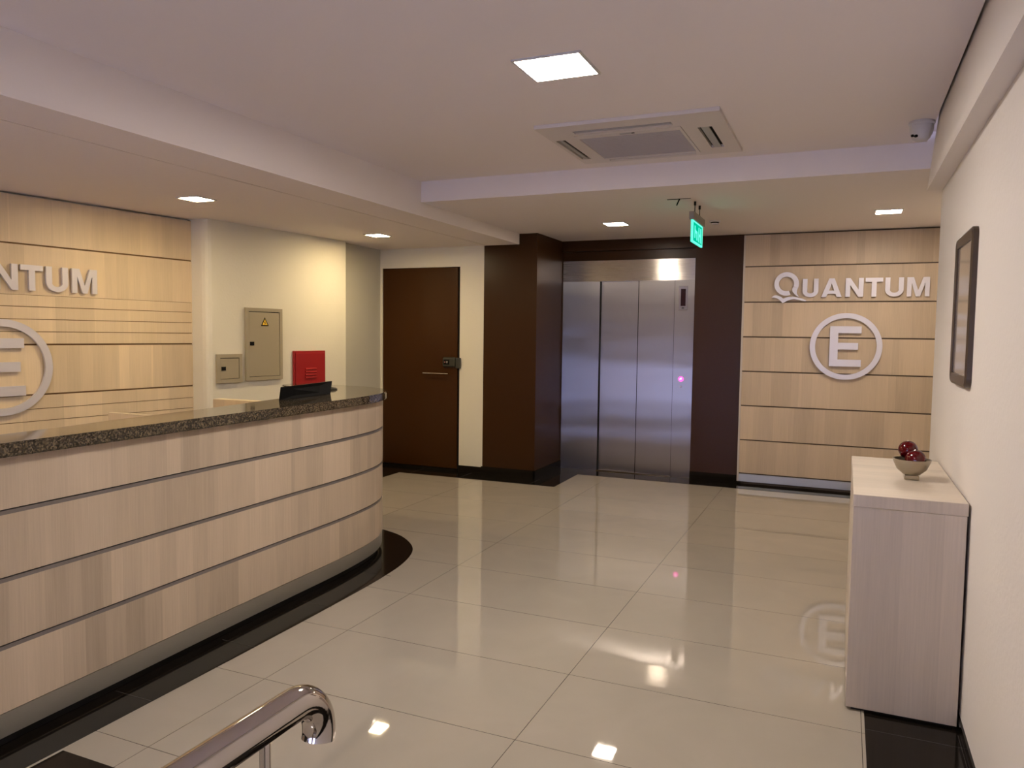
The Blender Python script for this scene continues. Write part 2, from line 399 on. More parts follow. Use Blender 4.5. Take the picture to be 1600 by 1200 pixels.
# black stone borders laid into the floor (2 mm of relief kept under 1 mm)
def flat(mb, poly, z=.0012):
    mb.prism(poly, (0, 0, 0), (1, 0, 0), (0, 1, 0), (0, 0, 1), -.01, z); return mb
front = [(-2.55, FY0), (-2.55, 1.2), (-2.55, 2.0), (-2.555, 2.8), (-2.565, 3.4), (-2.585, 3.9), (-2.63, 4.27), (-2.735, 4.566), (-2.916, 4.777), (-3.114, 4.903), (-3.40, 4.985), (-3.7, 5.01), (-4.42, 5.01)]
fc = [(p.x, p.y) for p in catmull([(*p, 0) for p in front[1:]], 8)]
struct('trim_2', flat(MB(), [(-2.55, FY0)] + fc + [(-4.42, FY0)]), 'black_stone')
struct('trim_3', flat(MB(), [(-4.89, 5.0), (-4.42, 5.0), (-4.42, 7.09), (-2.624, 7.11), (-2.634, 7.88), (.09, 7.88), (XR + .5, 7.88), (XR + .5, 8.3), (-4.89, 8.3)]), 'black_stone')
struct('trim_4', flat(MB(), [(.125, FY0), (XR + .01, FY0), (XR + .01, 5.0), (.125, 5.0)]), 'black_stone')
struct('trim_5', flat(MB(), [(-2.535, 1.45), (.125, 1.45), (.125, 1.80), (-2.535, 1.80)]), 'black_stone')
mb = MB()
for y in (1.0, 1.6, 2.2, 2.8, 3.4, 4.0): mb.box(-2.76, -2.556, y, y + .002, 0, .0016)
for x in (-4.3, -3.7, -2.9): mb.box(x, x + .002, 7.12, 7.42, 0, .0016)
for y in (2.0, 2.6, 3.2): mb.box(.126, XR, y, y + .002, 0, .0016)
mb.box(.452, .4535, FY0, 3.3, 0, .0016)
struct('trim_6', mb, 'joint')
# baseboards
struct('baseboard_right', MB().box(XR - .008, XR + .01, FY0, 4.95, 0, .05), 'black_stone')
mb = MB().box(-3.863, -3.57, YD - .012, YD + .01, 0, .075).box(-3.585, -2.955, YD - .014, YD + .01, 0, .085).box(-2.97, -2.953, YD - .014, 8.24, 0, .085)
mb.box(-1.478, -.985, 8.168, 8.2, 0, .085).box(-4.90, -4.875, 6.62, YD, 0, .09).box(-4.885, -4.856, YD - .012, YD + .01, 0, .085)
struct('baseboard_back', mb, 'black_stone')
struct('baseboard_left', MB().box(-4.99, -4.79, 6.628, 6.64, 0, .09), 'black_stone')

# ------------------------------------------------------------------ brown service door
dr = struct('door_1', MB().box(-4.850, -3.892, YD + .004, YD + .045, .03, 2.243).bevel(.003), 'door')
MB().box(-4.856, -3.863, YD + .045, YD + .052, 0, 2.248).build('dark_gap', 'dark', dr)
MB().box(-3.892, -3.863, YD + .02, YD + .05, .0, 2.248).box(-4.856, -3.863, YD + .02, YD + .05, 2.244, 2.248).build('door_jamb', 'dark', dr)
MB().box(-4.85, -3.87, YD - .02, YD + .045, 0, .028).build('threshold', 'black_stone', dr)
hd = MB().tube([(-4.296, YD - .045, 1.080), (-3.98, YD - .045, 1.080)], .0085, 12).build('handle', 'chrome', dr)
MB().tube([(-4.27, YD - .045, 1.08), (-4.27, YD + .004, 1.08)], .006, 10).tube([(-4.01, YD - .045, 1.08), (-4.01, YD + .004, 1.08)], .006, 10).build('handle_post', 'chrome', hd)
lk = MB().box(-4.062, -3.905, YD - .028, YD + .004, 1.155, 1.262).bevel(.016, 3).build('rim_lock', 'lockg', dr)
MB().box(-4.043, -3.975, YD - .031, YD - .027, 1.18, 1.235).build('lock_recess', 'black', lk)
MB().lathe([(0, .008), (.012, .008), (.013, 0)], (-3.998, YD - .031, 1.208), 20, (0, -1, 0)).lathe([(0, .006), (.008, .006), (.009, 0)], (-4.028, YD - .031, 1.208), 16, (0, -1, 0)).build('cylinder', 'chrome', lk)
MB().box(-3.9, -3.842, YD - .030, YD, 1.14, 1.258).bevel(.008, 2).build('strike_box', 'lockg', dr)

# ------------------------------------------------------------------ lift
lift = thing('elevator', 'brushed steel elevator with two sliding doors between the dark brown walls', 'elevator', (-2.2, 8.2, 0))
ys = 8.20
MB().box(-2.957, -1.480, ys, 8.235, 2.120, 2.348).build('header', 'steel_header', lift)
MB().box(-2.957, -2.524, ys + .005, 8.235, .0, 2.12).build('side_panel', steel_mat('brushed_steel_side', .24, .32, (.40, .39, .41), .98), lift)
MB().box(-1.690, -1.480, ys + .002, 8.235, .0, 2.12).build('side_panel', 'steel_door', lift)
MB().box(-2.524, -2.075, ys + .045, ys + .07, .012, 2.13).build('sliding_door', 'steel_door', lift)
MB().box(-2.082, -1.68, ys + .015, ys + .043, .012, 2.13).build('sliding_door', 'steel_door', lift)
MB().box(-2.524, -2.513, ys + .006, ys + .044, .0, 2.12).box(-2.090, -2.0825, ys + .016, ys + .0445, .012, 2.12).build('door_gap', 'dark', lift)
MB().box(-1.692, -1.6895, ys + .0005, ys + .03, .0, 2.12).build('jamb_seam', 'dark', lift)
MB().box(-2.53, -1.68, ys - .004, ys + .08, .0, .010).build('sill', 'chrome', lift)
ip = MB().box(-1.650, -1.552, ys - .006, ys + .004, 1.80, 2.055).bevel(.004, 2).build('indicator_plate', 'steel', lift)
MB().box(-1.624, -1.573, ys - .0085, ys - .004, 1.845, 2.025).build('display', 'screen', ip)
MB().box(-1.612, -1.588, ys - .008, ys - .004, 1.82, 1.828).build('slot', 'dark', ip)
cb = MB().lathe([(0, .012), (.022, .012), (.027, .010), (.029, 0)], (-1.602, ys + .002, 1.066), 32, (0, -1, 0)).build('call_button', 'em_pink', lift)
MB().prism([(-.010, -.012), (-.004, -.012), (-.004, .004), (.002, .012), (.010, .012), (.010, -.006), (.004, -.006), (.004, .004), (-.01, .004)], (-1.602, ys - .011, 1.068), (1, 0, 0), (0, 0, 1), (0, -1, 0), 0, .002).build('button_symbol', 'em_pinkw', cb)
MB().lathe([(0, .006), (.010, .006), (.012, 0)], (-1.602, ys + .002, .984), 20, (0, -1, 0)).build('key_switch', 'chrome', lift)

# ------------------------------------------------------------------ oak cladding on the back wall
YP = 8.15
bk = thing('wall_cladding', 'oak wall cladding of wide horizontal boards behind silver name and E emblem right of elevator', 'wall cladding', (-.1, 8.15, 0))
gz = [2.239, 1.879, 1.5255, 1.172, .818, .4625, .1135]
zz = [2.556] + gz
for i in range(7):
    MB().box(-.968, .995, YP, YP + .022, zz[i + 1] + .0065, zz[i] - (.0065 if i else 0)).build('board', 'wood_back', bk)
MB().box(-.975, .995, YP + .012, YP + .025, .03, 2.556).build('backing_sheet', 'groove', bk)
MB().box(-.968, .995, YP + .002, YP + .022, .028, .107).build('plinth', 'plinth', bk)
MB().box(-.987, -.969, YP - .001, YP + .03, .028, 2.556).build('edge_strip', mat('pale_edge_strip', (.5, .44, .36), .4), bk)

# ------------------------------------------------------------------ oak cladding on the left wall
lw = thing('wall_cladding', 'oak wall cladding with fine grooves behind the reception counter', 'wall cladding', tuple(A + D * -.5))
def lbox(mb, s0, s1, n0, n1, z0, z1):
    P = [A + D * s0 + NL * n0, A + D * s1 + NL * n0, A + D * s1 + NL * n1, A + D * s0 + NL * n1]
    q = P[::-1]
    idx = [(0, 3, 2, 1), (4, 5, 6, 7), (0, 1, 5, 4), (1, 2, 6, 5), (2, 3, 7, 6), (3, 0, 4, 7)]
    V = [p + Vector((0, 0, z0)) for p in P] + [p + Vector((0, 0, z1)) for p in P]
    ss = [s0, s1, s1, s0] * 2
    for f in idx: mb.quad([V[i] for i in f], [(ss[i], V[i].z) for i in f])
    return mb
SEND = (B - A).length + .002
lz = [2.447, 2.112, 1.758, 1.405, 1.045, .69, .335]
fine = {1: (), 2: (1.672, 1.583, 1.494), 4: (.940, .852), 5: (.6,)}
for i in range(6):
    top, bot = lz[i] - (.006 if i else 0), lz[i + 1] + .006
    if i == 1: bot = lz[2]
    if i == 2: top = lz[2] - .003
    cuts = [top] + [c for c in fine.get(i, ())] + [bot]
    mb = MB()
    for k in range(len(cuts) - 1):
        lbox(mb, -2.9, SEND, -.02, 0, cuts[k + 1] + (.005 if k < len(cuts) - 2 else 0), cuts[k] - (.0 if k == 0 else .0))
    mb.build('board', 'wood_left', lw)
lbox(MB(), -2.9, SEND, -.035, -.008, .1, 2.447).build('backing_sheet', mat('oak_groove_shadow_gap', (.16, .085, .03), .7), lw)

# ------------------------------------------------------------------ silver letters
def rectp(a, b, c, d): return [(a, c), (b, c), (b, d), (a, d)]
def letter_polys(ch, x0, x1, h=.180):
    w_ = x1 - x0; t = .042
    if ch == 'U':
        cx = (x0 + x1) / 2; ro = w_ / 2; ri = ro - t * .95; yb = ro * .85
        P = [(x0, h), (x0, yb)] + [(cx - ro * math.cos(a), yb - yb * math.sin(a)) for a in [math.pi * k / 20 for k in range(1, 20)]] + [(x1, yb), (x1, h), (x1 - t, h), (x1 - t, yb)]
        P += [(cx + ri * math.cos(a), yb - (yb - .036) * math.sin(a)) for a in [math.pi * k / 20 for k in range(1, 20)]] + [(x0 + t, yb), (x0 + t, h)]
        return [P]
    if ch == 'T': return [[(x0, h), (x0, h - .038), ((x0 + x1 - t) / 2, h - .038), ((x0 + x1 - t) / 2, 0), ((x0 + x1 + t) / 2, 0), ((x0 + x1 + t) / 2, h - .038), (x1, h - .038), (x1, h)]]
    if ch == 'N': return [[(x0, 0), (x0, h), (x0 + t, h), (x1 - t, .068), (x1 - t, h), (x1, h), (x1, 0), (x1 - t, 0), (x0 + t, .112), (x0 + t, 0)]]
    if ch == 'M':
        c = (x0 + x1) / 2
        return [[(x0, 0), (x0, h), (x0 + .055, h), (c, .055), (x1 - .055, h), (x1, h), (x1, 0), (x1 - .038, 0), (x1 - .038, .125), (c + .018, 0), (c - .018, 0), (x0 + .038, .125), (x0 + .038, 0)]]
    if ch == 'A':
        c = (x0 + x1) / 2
        # leg, leg, bar sharing edges
        o_ = w_ / 2; k = lambda z: o_ - (o_ - .024) * z / h        # outer half width
        i_ = lambda z: max(.0, k(z) - .045)
        zt = h * .72
        while i_(zt) > .0005: zt += .001
        zt = min(zt, h - .03)
        return [[(c - k(0), 0), (c - k(h), h), (c, h), (c, zt), (c - i_(.062), .062), (c - i_(.032), .032), (c - i_(0), 0)],
                [(c + k(0), 0), (c + i_(0), 0), (c + i_(.032), .032), (c + i_(.062), .062), (c, zt), (c, h), (c + k(h), h)],
                [(c - i_(.032), .032), (c - i_(.062), .062), (c + i_(.062), .062), (c + i_(.032), .032)]]
WORD = [('U', -.410, -.265), ('A', -.237, -.052), ('N', -.020, .138), ('T', .155, .307), ('U', .327, .484), ('M', .512, .701)]
def put_letter(ch, x0, x1, o, U, Nn, label, group, d=(.006, .026)):
    mb = MB()
    for P in letter_polys(ch, x0, x1): mb.prism(P, o, U, (0, 0, 1), Nn, *d)
    tag(mb.build('letter', 'letter'), label, 'letter', group)
def put_emblem(o, U, Nn, where, sc=1.0):
    mb = MB().ring(o, U, (0, 0, 1), Nn, .006, .026, .276 * sc, .325 * sc, n=96)
    tag(mb.build('emblem_ring', 'letter'), 'silver ring around the letter E on the ' + where, 'emblem')
    e = [(-.143, -.195), (.142, -.195), (.142, -.128), (-.068, -.128), (-.068, -.030), (.112, -.030), (.112, .036), (-.068, .036), (-.068, .130), (.138, .130), (.138, .197), (-.143, .197)]
    mb = MB().prism([(a * sc, b * sc) for a, b in e], o, U, (0, 0, 1), Nn, .006, .026)
    tag(mb.build('letter', 'letter'), 'large silver letter E inside the ring on the ' + where, 'letter')
OB = Vector((0, YP, 1.925)); UX = Vector((1, 0, 0)); NB = Vector((0, -1, 0))
LB = {'A': 'silver letter A of the company name on the back oak wall', 'N': 'silver letter N of the company name on the back oak wall',
      'T': 'silver letter T of the company name on the back oak wall', 'M': 'silver letter M ending the company name on the back oak wall'}
gB, gL = 'silver letters on the back oak wall', 'silver letters behind the reception counter'
for k, (ch, x0, x1) in enumerate(WORD):
    lab = LB.get(ch) or ('silver letter U following the big Q on the back oak wall' if k == 0 else 'silver letter U between T and M on the back oak wall')
    put_letter(ch, x0, x1, OB, UX, NB, lab, gB)
# Q: open ring with flicked tail, swoosh below it as part
qc = Vector((-.5625, YP, 2.058)); Z = Vector((0, 0, 1))
q = lambda L_: [((a - 231) * .00098, -(b - 200) * .00106) for a, b in L_]
mb = MB().ring(qc, UX, Z, NB, .006, .026, .072, .116, math.radians(-20), math.radians(290), 56)
mb.prism(q([(342, 238), (333, 262), (331, 285), (340, 305), (356, 322), (336, 316), (312, 298), (293, 276), (285, 258), (288, 246), (300, 225)]), qc, UX, Z, NB, .006, .026)
Q = mb.build('letter', 'letter'); tag(Q, 'large round silver letter Q with swoosh on the back oak wall', 'letter', gB)
sw = [(90, 325), (112, 309), (135, 306), (160, 311), (184, 323), (204, 338), (225, 329), (258, 322), (300, 322), (345, 328), (388, 340), (426, 356), (416, 364), (385, 360), (350, 350), (310, 344), (275, 347), (240, 358), (200, 383), (184, 364), (165, 347), (140, 333), (115, 327)]
MB().prism(q(sw), qc, UX, Z, NB, .006, .026).build('swoosh', 'letter', Q)
put_emblem(Vector((0, YP, 1.443)), UX, NB, 'back oak wall')
# same word on the left cladding; only its last letters reach into view
sL = (3.397 - A.y) / D.y
OL = A + D * sL + Vector((0, 0, 1.787))
for k in (2, 3, 4, 5):
    ch, x0, x1 = WORD[k]
    put_letter(ch, x0, x1, OL, D, NL, 'silver letter %s on the oak wall behind the reception counter' % ch, gL)
put_emblem(A + D * ((3.42 - A.y) / D.y) + Vector((0, 0, 1.247)), D, NL, 'oak wall behind the counter', 1.03)

# ------------------------------------------------------------------ reception counter
ct = thing('reception_counter', 'curved oak reception counter with dark granite top and steel plinth', 'reception counter', (-3.0, 3.0, 0))
bodyp = catmull([(-2.665, .2, 0), (-2.705, 1.0, 0), (-2.735, 1.7, 0), (-2.748, 2.2, 0), (-2.765, 2.7, 0), (-2.783, 3.3, 0), (-2.797, 3.8, 0), (-2.84, 4.2, 0), (-2.925, 4.46, 0), (-3.05, 4.64, 0), (-3.22, 4.75, 0), (-3.45, 4.80, 0), (-3.85, 4.81, 0)], 8)
bodyp = [(p.x, p.y) for p in bodyp]
ZT = 1.115; SL = .052
cz = [.128, .372, .617, .862, ZT - SL]
for i in range(4):
    MB().wallstrip(bodyp, cz[i] + (.010 if i else .004), cz[i + 1] - (.010 if i < 3 else 0), .02).build('board', 'wood_desk', ct)
ins = []
def offset(path, d):
    P = [Vector((p[0], p[1], 0)) for p in path]; n = len(P); o = []
    for i in range(n):
        t = (P[min(i + 1, n - 1)] - P[max(i - 1, 0)]).normalized(); o.append((P[i].x - t.y * d, P[i].y + t.x * d))
    return o
for i in (1, 2, 3):
    MB().wallstrip(offset(bodyp, .0015), cz[i] - .010, cz[i] + .005, .02).build('groove_strip', 'strip', ct)
    MB().wallstrip(offset(bodyp, .010), cz[i] + .005, cz[i] + .010, .01).build('groove_shadow_gap', 'dark', ct)
MB().wallstrip(offset(bodyp, .004), .040, .128, .02).build('plinth', 'plinth', ct)
MB().wallstrip(offset(bodyp, .030), .0, .042, .02).build('recessed_base', 'dark', ct)
# granite top: outer edge follows the body, inner edge leaves a narrow ledge and widens at the round end
outer = offset(bodyp, -.034)
outer = outer + [(-3.93, 4.80), (-3.97, 4.74), (-3.96, 4.66)]
inner = [(p.x, p.y) for p in catmull([(-3.86, 4.56, 0), (-3.62, 4.50, 0), (-3.40, 4.36, 0), (-3.24, 4.12, 0), (-3.15, 3.8, 0), (-3.115, 3.5, 0), (-3.07, 3.2, 0), (-3.03, 2.8, 0), (-3.0, 2.4, 0), (-2.95, 2.0, 0), (-2.93, 1.2, 0), (-2.91, .2, 0)], 6)]
mb = MB().prism(outer + inner, (0, 0, 0), (1, 0, 0), (0, 1, 0), (0, 0, 1), ZT - SL, ZT)
bmesh.ops.recalc_face_normals(mb.bm, faces=mb.bm.faces)
ed = [e for e in mb.bm.edges if len(e.link_faces) == 2 and e.calc_face_angle(0) > 1.2]
bmesh.ops.bevel(mb.bm, geom=ed, offset=.006, segments=2, affect='EDGES')
mb.build('granite_top', 'granite', ct)
MB().box(-3.80, -3.0, 3.02, 3.05, 0, 1.052).build('divider', 'wood_left', ct)
MB().box(-3.97, -3.06, 3.97, 4.04, 0, 1.052).build('divider', 'wood_left', ct)
MB().box(-3.70, -2.87, 1.0, 3.90, .71, .75).build('worktop', 'wood_left', ct)

# long low black sign plate leaning on the ledge
sg = thing('counter_sign', 'long low black sign plate standing on the granite ledge of the counter', 'sign', (-3.07, 3.83, ZT))
bl, br_ = Vector((-3.031, 3.549, ZT)), Vector((-3.095, 4.115, ZT))
tl, tr = Vector((-3.014, 3.545, 1.195)), Vector((-3.130, 4.180, 1.195))
dd = (br_ - bl).normalized(); th = Vector((dd.y, -dd.x, 0)) * -.009
MB().hexa([tuple(p) for p in (bl, br_, br_ + th, bl + th, tl, tr, tr + th, tl + th)]).bevel(.0015, 1).build('plate', 'black', sg)
m0 = (bl + br_) / 2 + th; m1 = (tl + tr) / 2 + th
P = [m0 - dd * .2, m0 + dd * .2, m0 + dd * .2 + th * 4, m0 - dd * .2 + th * 4]
MB().hexa([tuple(p) for p in P] + [tuple(p + Vector((0, 0, .006))) for p in P]).build('foot', 'black', sg)

# small dark round object on the ledge
tag(MB().lathe([(0, 0), (.034, 0), (.036, .006), (.024, .016), (0, .020)], (-3.31, 4.42, ZT), 28).build('coaster', 'lockg'),
    'small dark round coaster on the granite counter beside the black sign plate', 'coaster')

# ------------------------------------------------------------------ boxes on the electrical wall
WA = Vector((-4.958, 4.914, 0)); WB = Vector((-4.789, 6.627, 0)); WD = (WB - WA).normalized(); WN = Vector((WD.y, -WD.x, 0))
def wy(y): return (y - WA.y) / WD.y
def wbox(mb, s0, s1, n0, n1, z0, z1):
    P = [WA + WD * s0 + WN * n1, WA + WD * s1 + WN * n1, WA + WD * s1 + WN * n0, WA + WD * s0 + WN * n0]
    return mb.hexa([tuple(p + Vector((0, 0, z0))) for p in P] + [tuple(p + Vector((0, 0, z1))) for p in P])
def panel_box(label, y0, y1, z0, z1, warn):
    s0, s1 = wy(y0), wy(y1); o = WA + WD * ((s0 + s1) / 2)
    t = thing('electrical_panel', label, 'electrical panel', (o.x, o.y, z0))
    fr = MB(); b_ = .032
    for a in ((s0, s1, z0, z0 + b_), (s0, s1, z1 - b_, z1), (s0, s0 + b_, z0 + b_, z1 - b_), (s1 - b_, s1, z0 + b_, z1 - b_)): wbox(fr, a[0], a[1], 0, .022, a[2], a[3])
    fr.build('frame', 'grey_enamel', t)
    wbox(MB(), s0 + b_, s1 - b_, 0, .006, z0 + b_, z1 - b_).build('back_shadow_gap', 'dark', t)
    dr_ = wbox(MB(), s0 + b_ + .003, s1 - b_ - .003, .005, .017, z0 + b_ + .003, z1 - b_ - .006).bevel(.003, 2).build('door', 'grey_enamel', t)
    ly = s0 + b_ + .014; lz_ = z0 + (z1 - z0) * (.51 if warn else .50)
    wbox(MB(), ly, ly + .045, .016, .022, lz_ - .016, lz_ + .016).build('latch', 'black', dr_)
    if warn:
        c = WA + WD * ((s0 + s1) / 2 + .004) + Vector((0, 0, z1 - .135))
        tri = lambda r: [(-r * .87, -r * .5), (r * .87, -r * .5), (0, r)]
        MB().prism(tri(.052), c, WD, (0, 0, 1), WN, .017, .019).build('warning_sign', 'black', dr_)
        MB().prism(tri(.036), c, WD, (0, 0, 1), WN, .019, .0195).build('warning_sign_field', 'yellow', dr_)
        MB().prism([(.004, .022), (-.009, .0), (-.001, .0), (-.004, -.017), (.009, .005), (.001, .005)], c, WD, (0, 0, 1), WN, .0195, .020).build('warning_bolt', 'black', dr_)
    return t
panel_box('small square grey electrical panel with black latch', 4.985, 5.255, 1.068, 1.318, False)
panel_box('tall grey electrical panel with yellow warning triangle', 5.30, 5.73, 1.075, 1.73, True)
s0, s1 = wy(5.873), wy(6.30)
hy = thing('hydrant_cabinet', 'red fire hydrant cabinet with louvred door on the ivory wall', 'cabinet', tuple(WA + WD * ((s0 + s1) / 2) + Vector((0, 0, .72))))
wbox(MB(), s0, s1, 0, .022, .72, 1.335).bevel(.003, 1).build('frame', 'red', hy)
hd_ = wbox(MB(), s0 + .016, s1 - .016, .022, .030, .736, 1.315).bevel(.003, 2).build('door', 'red', hy)
mid_ = (s0 + s1) / 2
for k in range(4):
    z = 1.165 - k * .028
    P = [WA + WD * (mid_ - .075) + WN * .030, WA + WD * (mid_ + .075) + WN * .030]
    zv = lambda h: Vector((0, 0, h))
    MB().hexa([tuple(p) for p in (P[0] + zv(z - .010) + WN * .012, P[1] + zv(z - .010) + WN * .012, P[1] + zv(z - .010), P[0] + zv(z - .010),
               P[0] + zv(z + .004) + WN * .003, P[1] + zv(z + .004) + WN * .003, P[1] + zv(z + .004), P[0] + zv(z + .004))]).build('louvre', 'red', hd_)

# ------------------------------------------------------------------ console cabinet by the right wall
cbn = thing('console_cabinet', 'tall grey ash console cabinet against the right wall', 'cabinet', (.255, 3.9, 0))
MB().box(.052, .456, 3.342, 4.44, .845, .895).bevel(.0015, 1).build('top', 'wood_cab', cbn)
MB().box(.054, .453, 3.344, 4.438, .014, .844).bevel(.001, 1).build('body', 'wood_cab', cbn)
MB().box(.075, .44, 3.36, 4.42, 0, .014).build('recessed_base', 'dark', cbn)
# bowl with two balls
bx_, by_, bz_ = .292, 3.822, .895
bw = thing('bowl', 'small champagne metal bowl holding two red balls on the console cabinet', 'bowl', (bx_, by_, bz_))
MB().lathe([(0, .020), (.036, .024), (.060, .046), (.074, .076), (.079, .092), (.076, .092), (.070, .078), (.055, .050), (.034, .032), (0, .028)], (bx_, by_, bz_), 40).build('dish', 'bowl', bw)
MB().box(bx_ - .030, bx_ + .030, by_ - .03, by_ + .03, bz_, bz_ + .022).bevel(.004, 2).build('foot', 'bowl', bw)
def ball(x, y, z, r, label):
    n = 16
    pr = [(r * math.sin(math.pi * k / n), -r * math.cos(math.pi * k / n)) for k in range(n + 1)]
    tag(MB().lathe(pr, (x, y, z), 32).build('decorative_ball', 'ball'), label, 'ball', 'red balls in the bowl')
ball(bx_ + .012, by_ - .028, bz_ + .094, .043, 'glossy dark red ball at the front of the metal bowl')
ball(bx_ - .014, by_ + .045, bz_ + .126, .041, 'glossy dark red ball behind the other in the metal bowl')

# ------------------------------------------------------------------ picture on the right wall
y0, y1, z0, z1 = 3.505, 4.00, 1.328, 1.972; xf, xw = .440, XR
pc = thing('framed_picture', 'dark framed picture with rounded corners on the right wall', 'picture', (XR, (y0 + y1) / 2, z0))
fw = .046
mb = MB()
def rr(u0, u1, v0, v1, r, n=5):
    P = []
    for cx_, cy_, a in ((u1 - r, v1 - r, 0), (u0 + r, v1 - r, 90), (u0 + r, v0 + r, 180), (u1 - r, v0 + r, 270)):
        for k in range(n + 1):
            t = math.radians(a + 90 * k / n); P.append((cx_ + r * math.cos(t), cy_ + r * math.sin(t)))
    return P
O_ = rr(y0, y1, z0, z1, .035); I_ = rr(y0 + fw, y1 - fw, z0 + fw, z1 - fw, .004)
R_ = [[mb.bm.verts.new((x, a, b)) for a, b in L_] for L_, x in ((O_, xw), (O_, xf + .006), (rr(y0 + .01, y1 - .01, z0 + .01, z1 - .01, .03), xf), (I_, xf + .004), (I_, xf + .02))]
for a, b in zip(R_, R_[1:]):
    n = len(a)
    for k in range(n): mb.bm.faces.new((a[k], a[(k + 1) % n], b[(k + 1) % n], b[k]))
mb.build('frame', 'frame_wood', pc)
MB().box(xf + .010, xw, y0 + fw - .004, y1 - fw + .004, z0 + fw - .004, z1 - fw + .004).build('glazed_print', 'print', pc)

# ------------------------------------------------------------------ ceiling lights
def light(name, label, x, y, z, sx, sy, em, group, rim=.012):
    t = thing(name, label, 'ceiling light', (x, y, z - .006), group)
    f = MB()
    for a in ((x - sx - rim, x + sx + rim, y - sy - rim, y - sy), (x - sx - rim, x + sx + rim, y + sy, y + sy + rim), (x - sx - rim, x - sx, y - sy, y + sy), (x + sx, x + sx + rim, y - sy, y + sy)):
        f.box(*a, z - .008, z + .004)
    f.build('rim', 'white_pl', t)
    mb = MB(); mb.bm.faces.new([mb.bm.verts.new(p) for p in ((x - sx, y - sy, z - .005), (x - sx, y + sy, z - .005), (x + sx, y + sy, z - .005), (x + sx, y - sy, z - .005))])
    mb.box(x - sx, x + sx, y - sy, y + sy, z - .0045, z + .004)
    mb.build('diffuser', em, t, merge=False)
light('panel_light', 'large square light panel in the main ceiling', -1.247, 3.325, ZM, .15, .14, 'em_main', None)
light('panel_light', 'added fill light panel in the main ceiling behind the viewer', -1.247, -.6, ZM, .15, .14, 'em_main', None)  # unseen panel added behind the viewer as fill light
gb_ = 'downlights in the back soffit'
light('downlight', 'small square downlight in front of the elevator', -2.02, 7.03, ZB, .095, .095, 'em_back', gb_)
light('downlight', 'small square downlight in front of the back oak wall', .285, 7.06, ZB, .095, .095, 'em_back', gb_)
gl_ = 'downlights in the soffit over the reception'
light('downlight', 'warm downlight above the rounded wall corner beside the oak wall', -4.29, 4.16, ZL, .085, .085, 'em_left', gl_)
light('downlight', 'warm downlight near the brown service door', -4.18, 6.30, ZL, .085, .085, 'em_left', gl_)
light('downlight', 'warm downlight at the left edge of the soffit', -4.30, 2.25, ZL, .085, .085, 'em_left', gl_)

# ------------------------------------------------------------------ ceiling air unit
ac = thing('air_conditioner', 'square white cassette air conditioner recessed in the main ceiling', 'air conditioner', (-1.18, 4.68, ZM - .02))
x0, x1, y0, y1 = -1.712, -.655, 4.20, 5.165; zb = ZM - .022
def frame_plate(mb, x0, x1, y0, y1, holes, z0_, z1_):
    xs = sorted({x0, x1} | {h[0] for h in holes} | {h[1] for h in holes}); ys_ = sorted({y0, y1} | {h[2] for h in holes} | {h[3] for h in holes})
    for a, b in zip(xs, xs[1:]):
        for c, d in zip(ys_, ys_[1:]):
            mx_, my_ = (a + b) / 2, (c + d) / 2
            if any(h[0] < mx_ < h[1] and h[2] < my_ < h[3] for h in holes): continue
            mb.box(a, b, c, d, z0_, z1_)
    return mb
slots = [(-1.52, -.94, 4.325, 4.390), (-1.52, -.94, 5.095, 5.125), (-1.685, -1.625, 4.50, 5.03), (-.822, -.742, 4.495, 5.00)]
gr_ = (-1.545, -.905, 4.43, 5.085)
frame_plate(MB(), x0, x1, y0, y1, slots + [gr_], zb, ZM - .001).build('cover', 'ac_white', ac)
MB().box(x0 + .02, x1 - .02, y0 + .02, y1 - .02, ZM - .004, ZM - .0015).build('slot_shadow_gap', 'dark', ac)
ig = frame_plate(MB(), gr_[0] + .003, gr_[1] - .003, gr_[2] + .003, gr_[3] - .003, [(-1.535, -.925, 4.50, 5.055)], zb - .002, ZM - .004).build('intake_panel', 'ac_white', ac)
gm = MB()
for k in range(28):
    y = 4.502 + k * .0197; gm.box(-1.535, -.925, y, y + .013, zb + .001, zb + .010)
gm.box(-1.535, -.925, 4.50, 5.055, zb + .010, zb + .014); gm.build('grille', 'ac_grille', ig)
MB().box(-1.27, -1.20, 4.452, 4.478, zb - .004, zb - .001).build('badge', 'blade', ig)
MB().box(-1.198, -1.182, 4.458, 4.472, zb - .004, zb - .001).build('receiver_window', 'black', ig)
for (a, b, c, d) in (slots[0], slots[2], slots[3]):
    if b - a > d - c: MB().box(a + .004, b - .004, c + .020, d - .020, zb + .001, zb + .006).build('louvre', 'blade', ac)
    else: MB().box(a + .018, b - .018, c + .006, d - .006, zb + .001, zb + .006).build('louvre', 'blade', ac)

# ------------------------------------------------------------------ dome camera
dc = thing('security_camera', 'white dome security camera on the ceiling beside the right beam', 'security camera', (.345, 4.90, ZM - .1))
MB().lathe([(0, 0), (.066, 0), (.068, -.012), (.060, -.020), (0, -.020)], (.345, 4.90, ZM), 36).build('base', 'white_pl', dc)
hd2 = MB().lathe([(.060, -.018), (.061, -.040), (.056, -.070), (.046, -.092), (.028, -.106), (0, -.110)], (.345, 4.90, ZM), 36).build('housing', 'white_pl', dc)
ld = Vector((-.62, -.62, -.25)).normalized()
for off in (-.011, .011):
    c = Vector((.345, 4.90, ZM - .068)) + ld * .048 + Vector((.7, -.7, -.3)).normalized() * off
    MB().lathe([(0, .012), (.0075, .012), (.008, 0)], c, 16, tuple(ld)).build('lens', 'black', hd2)

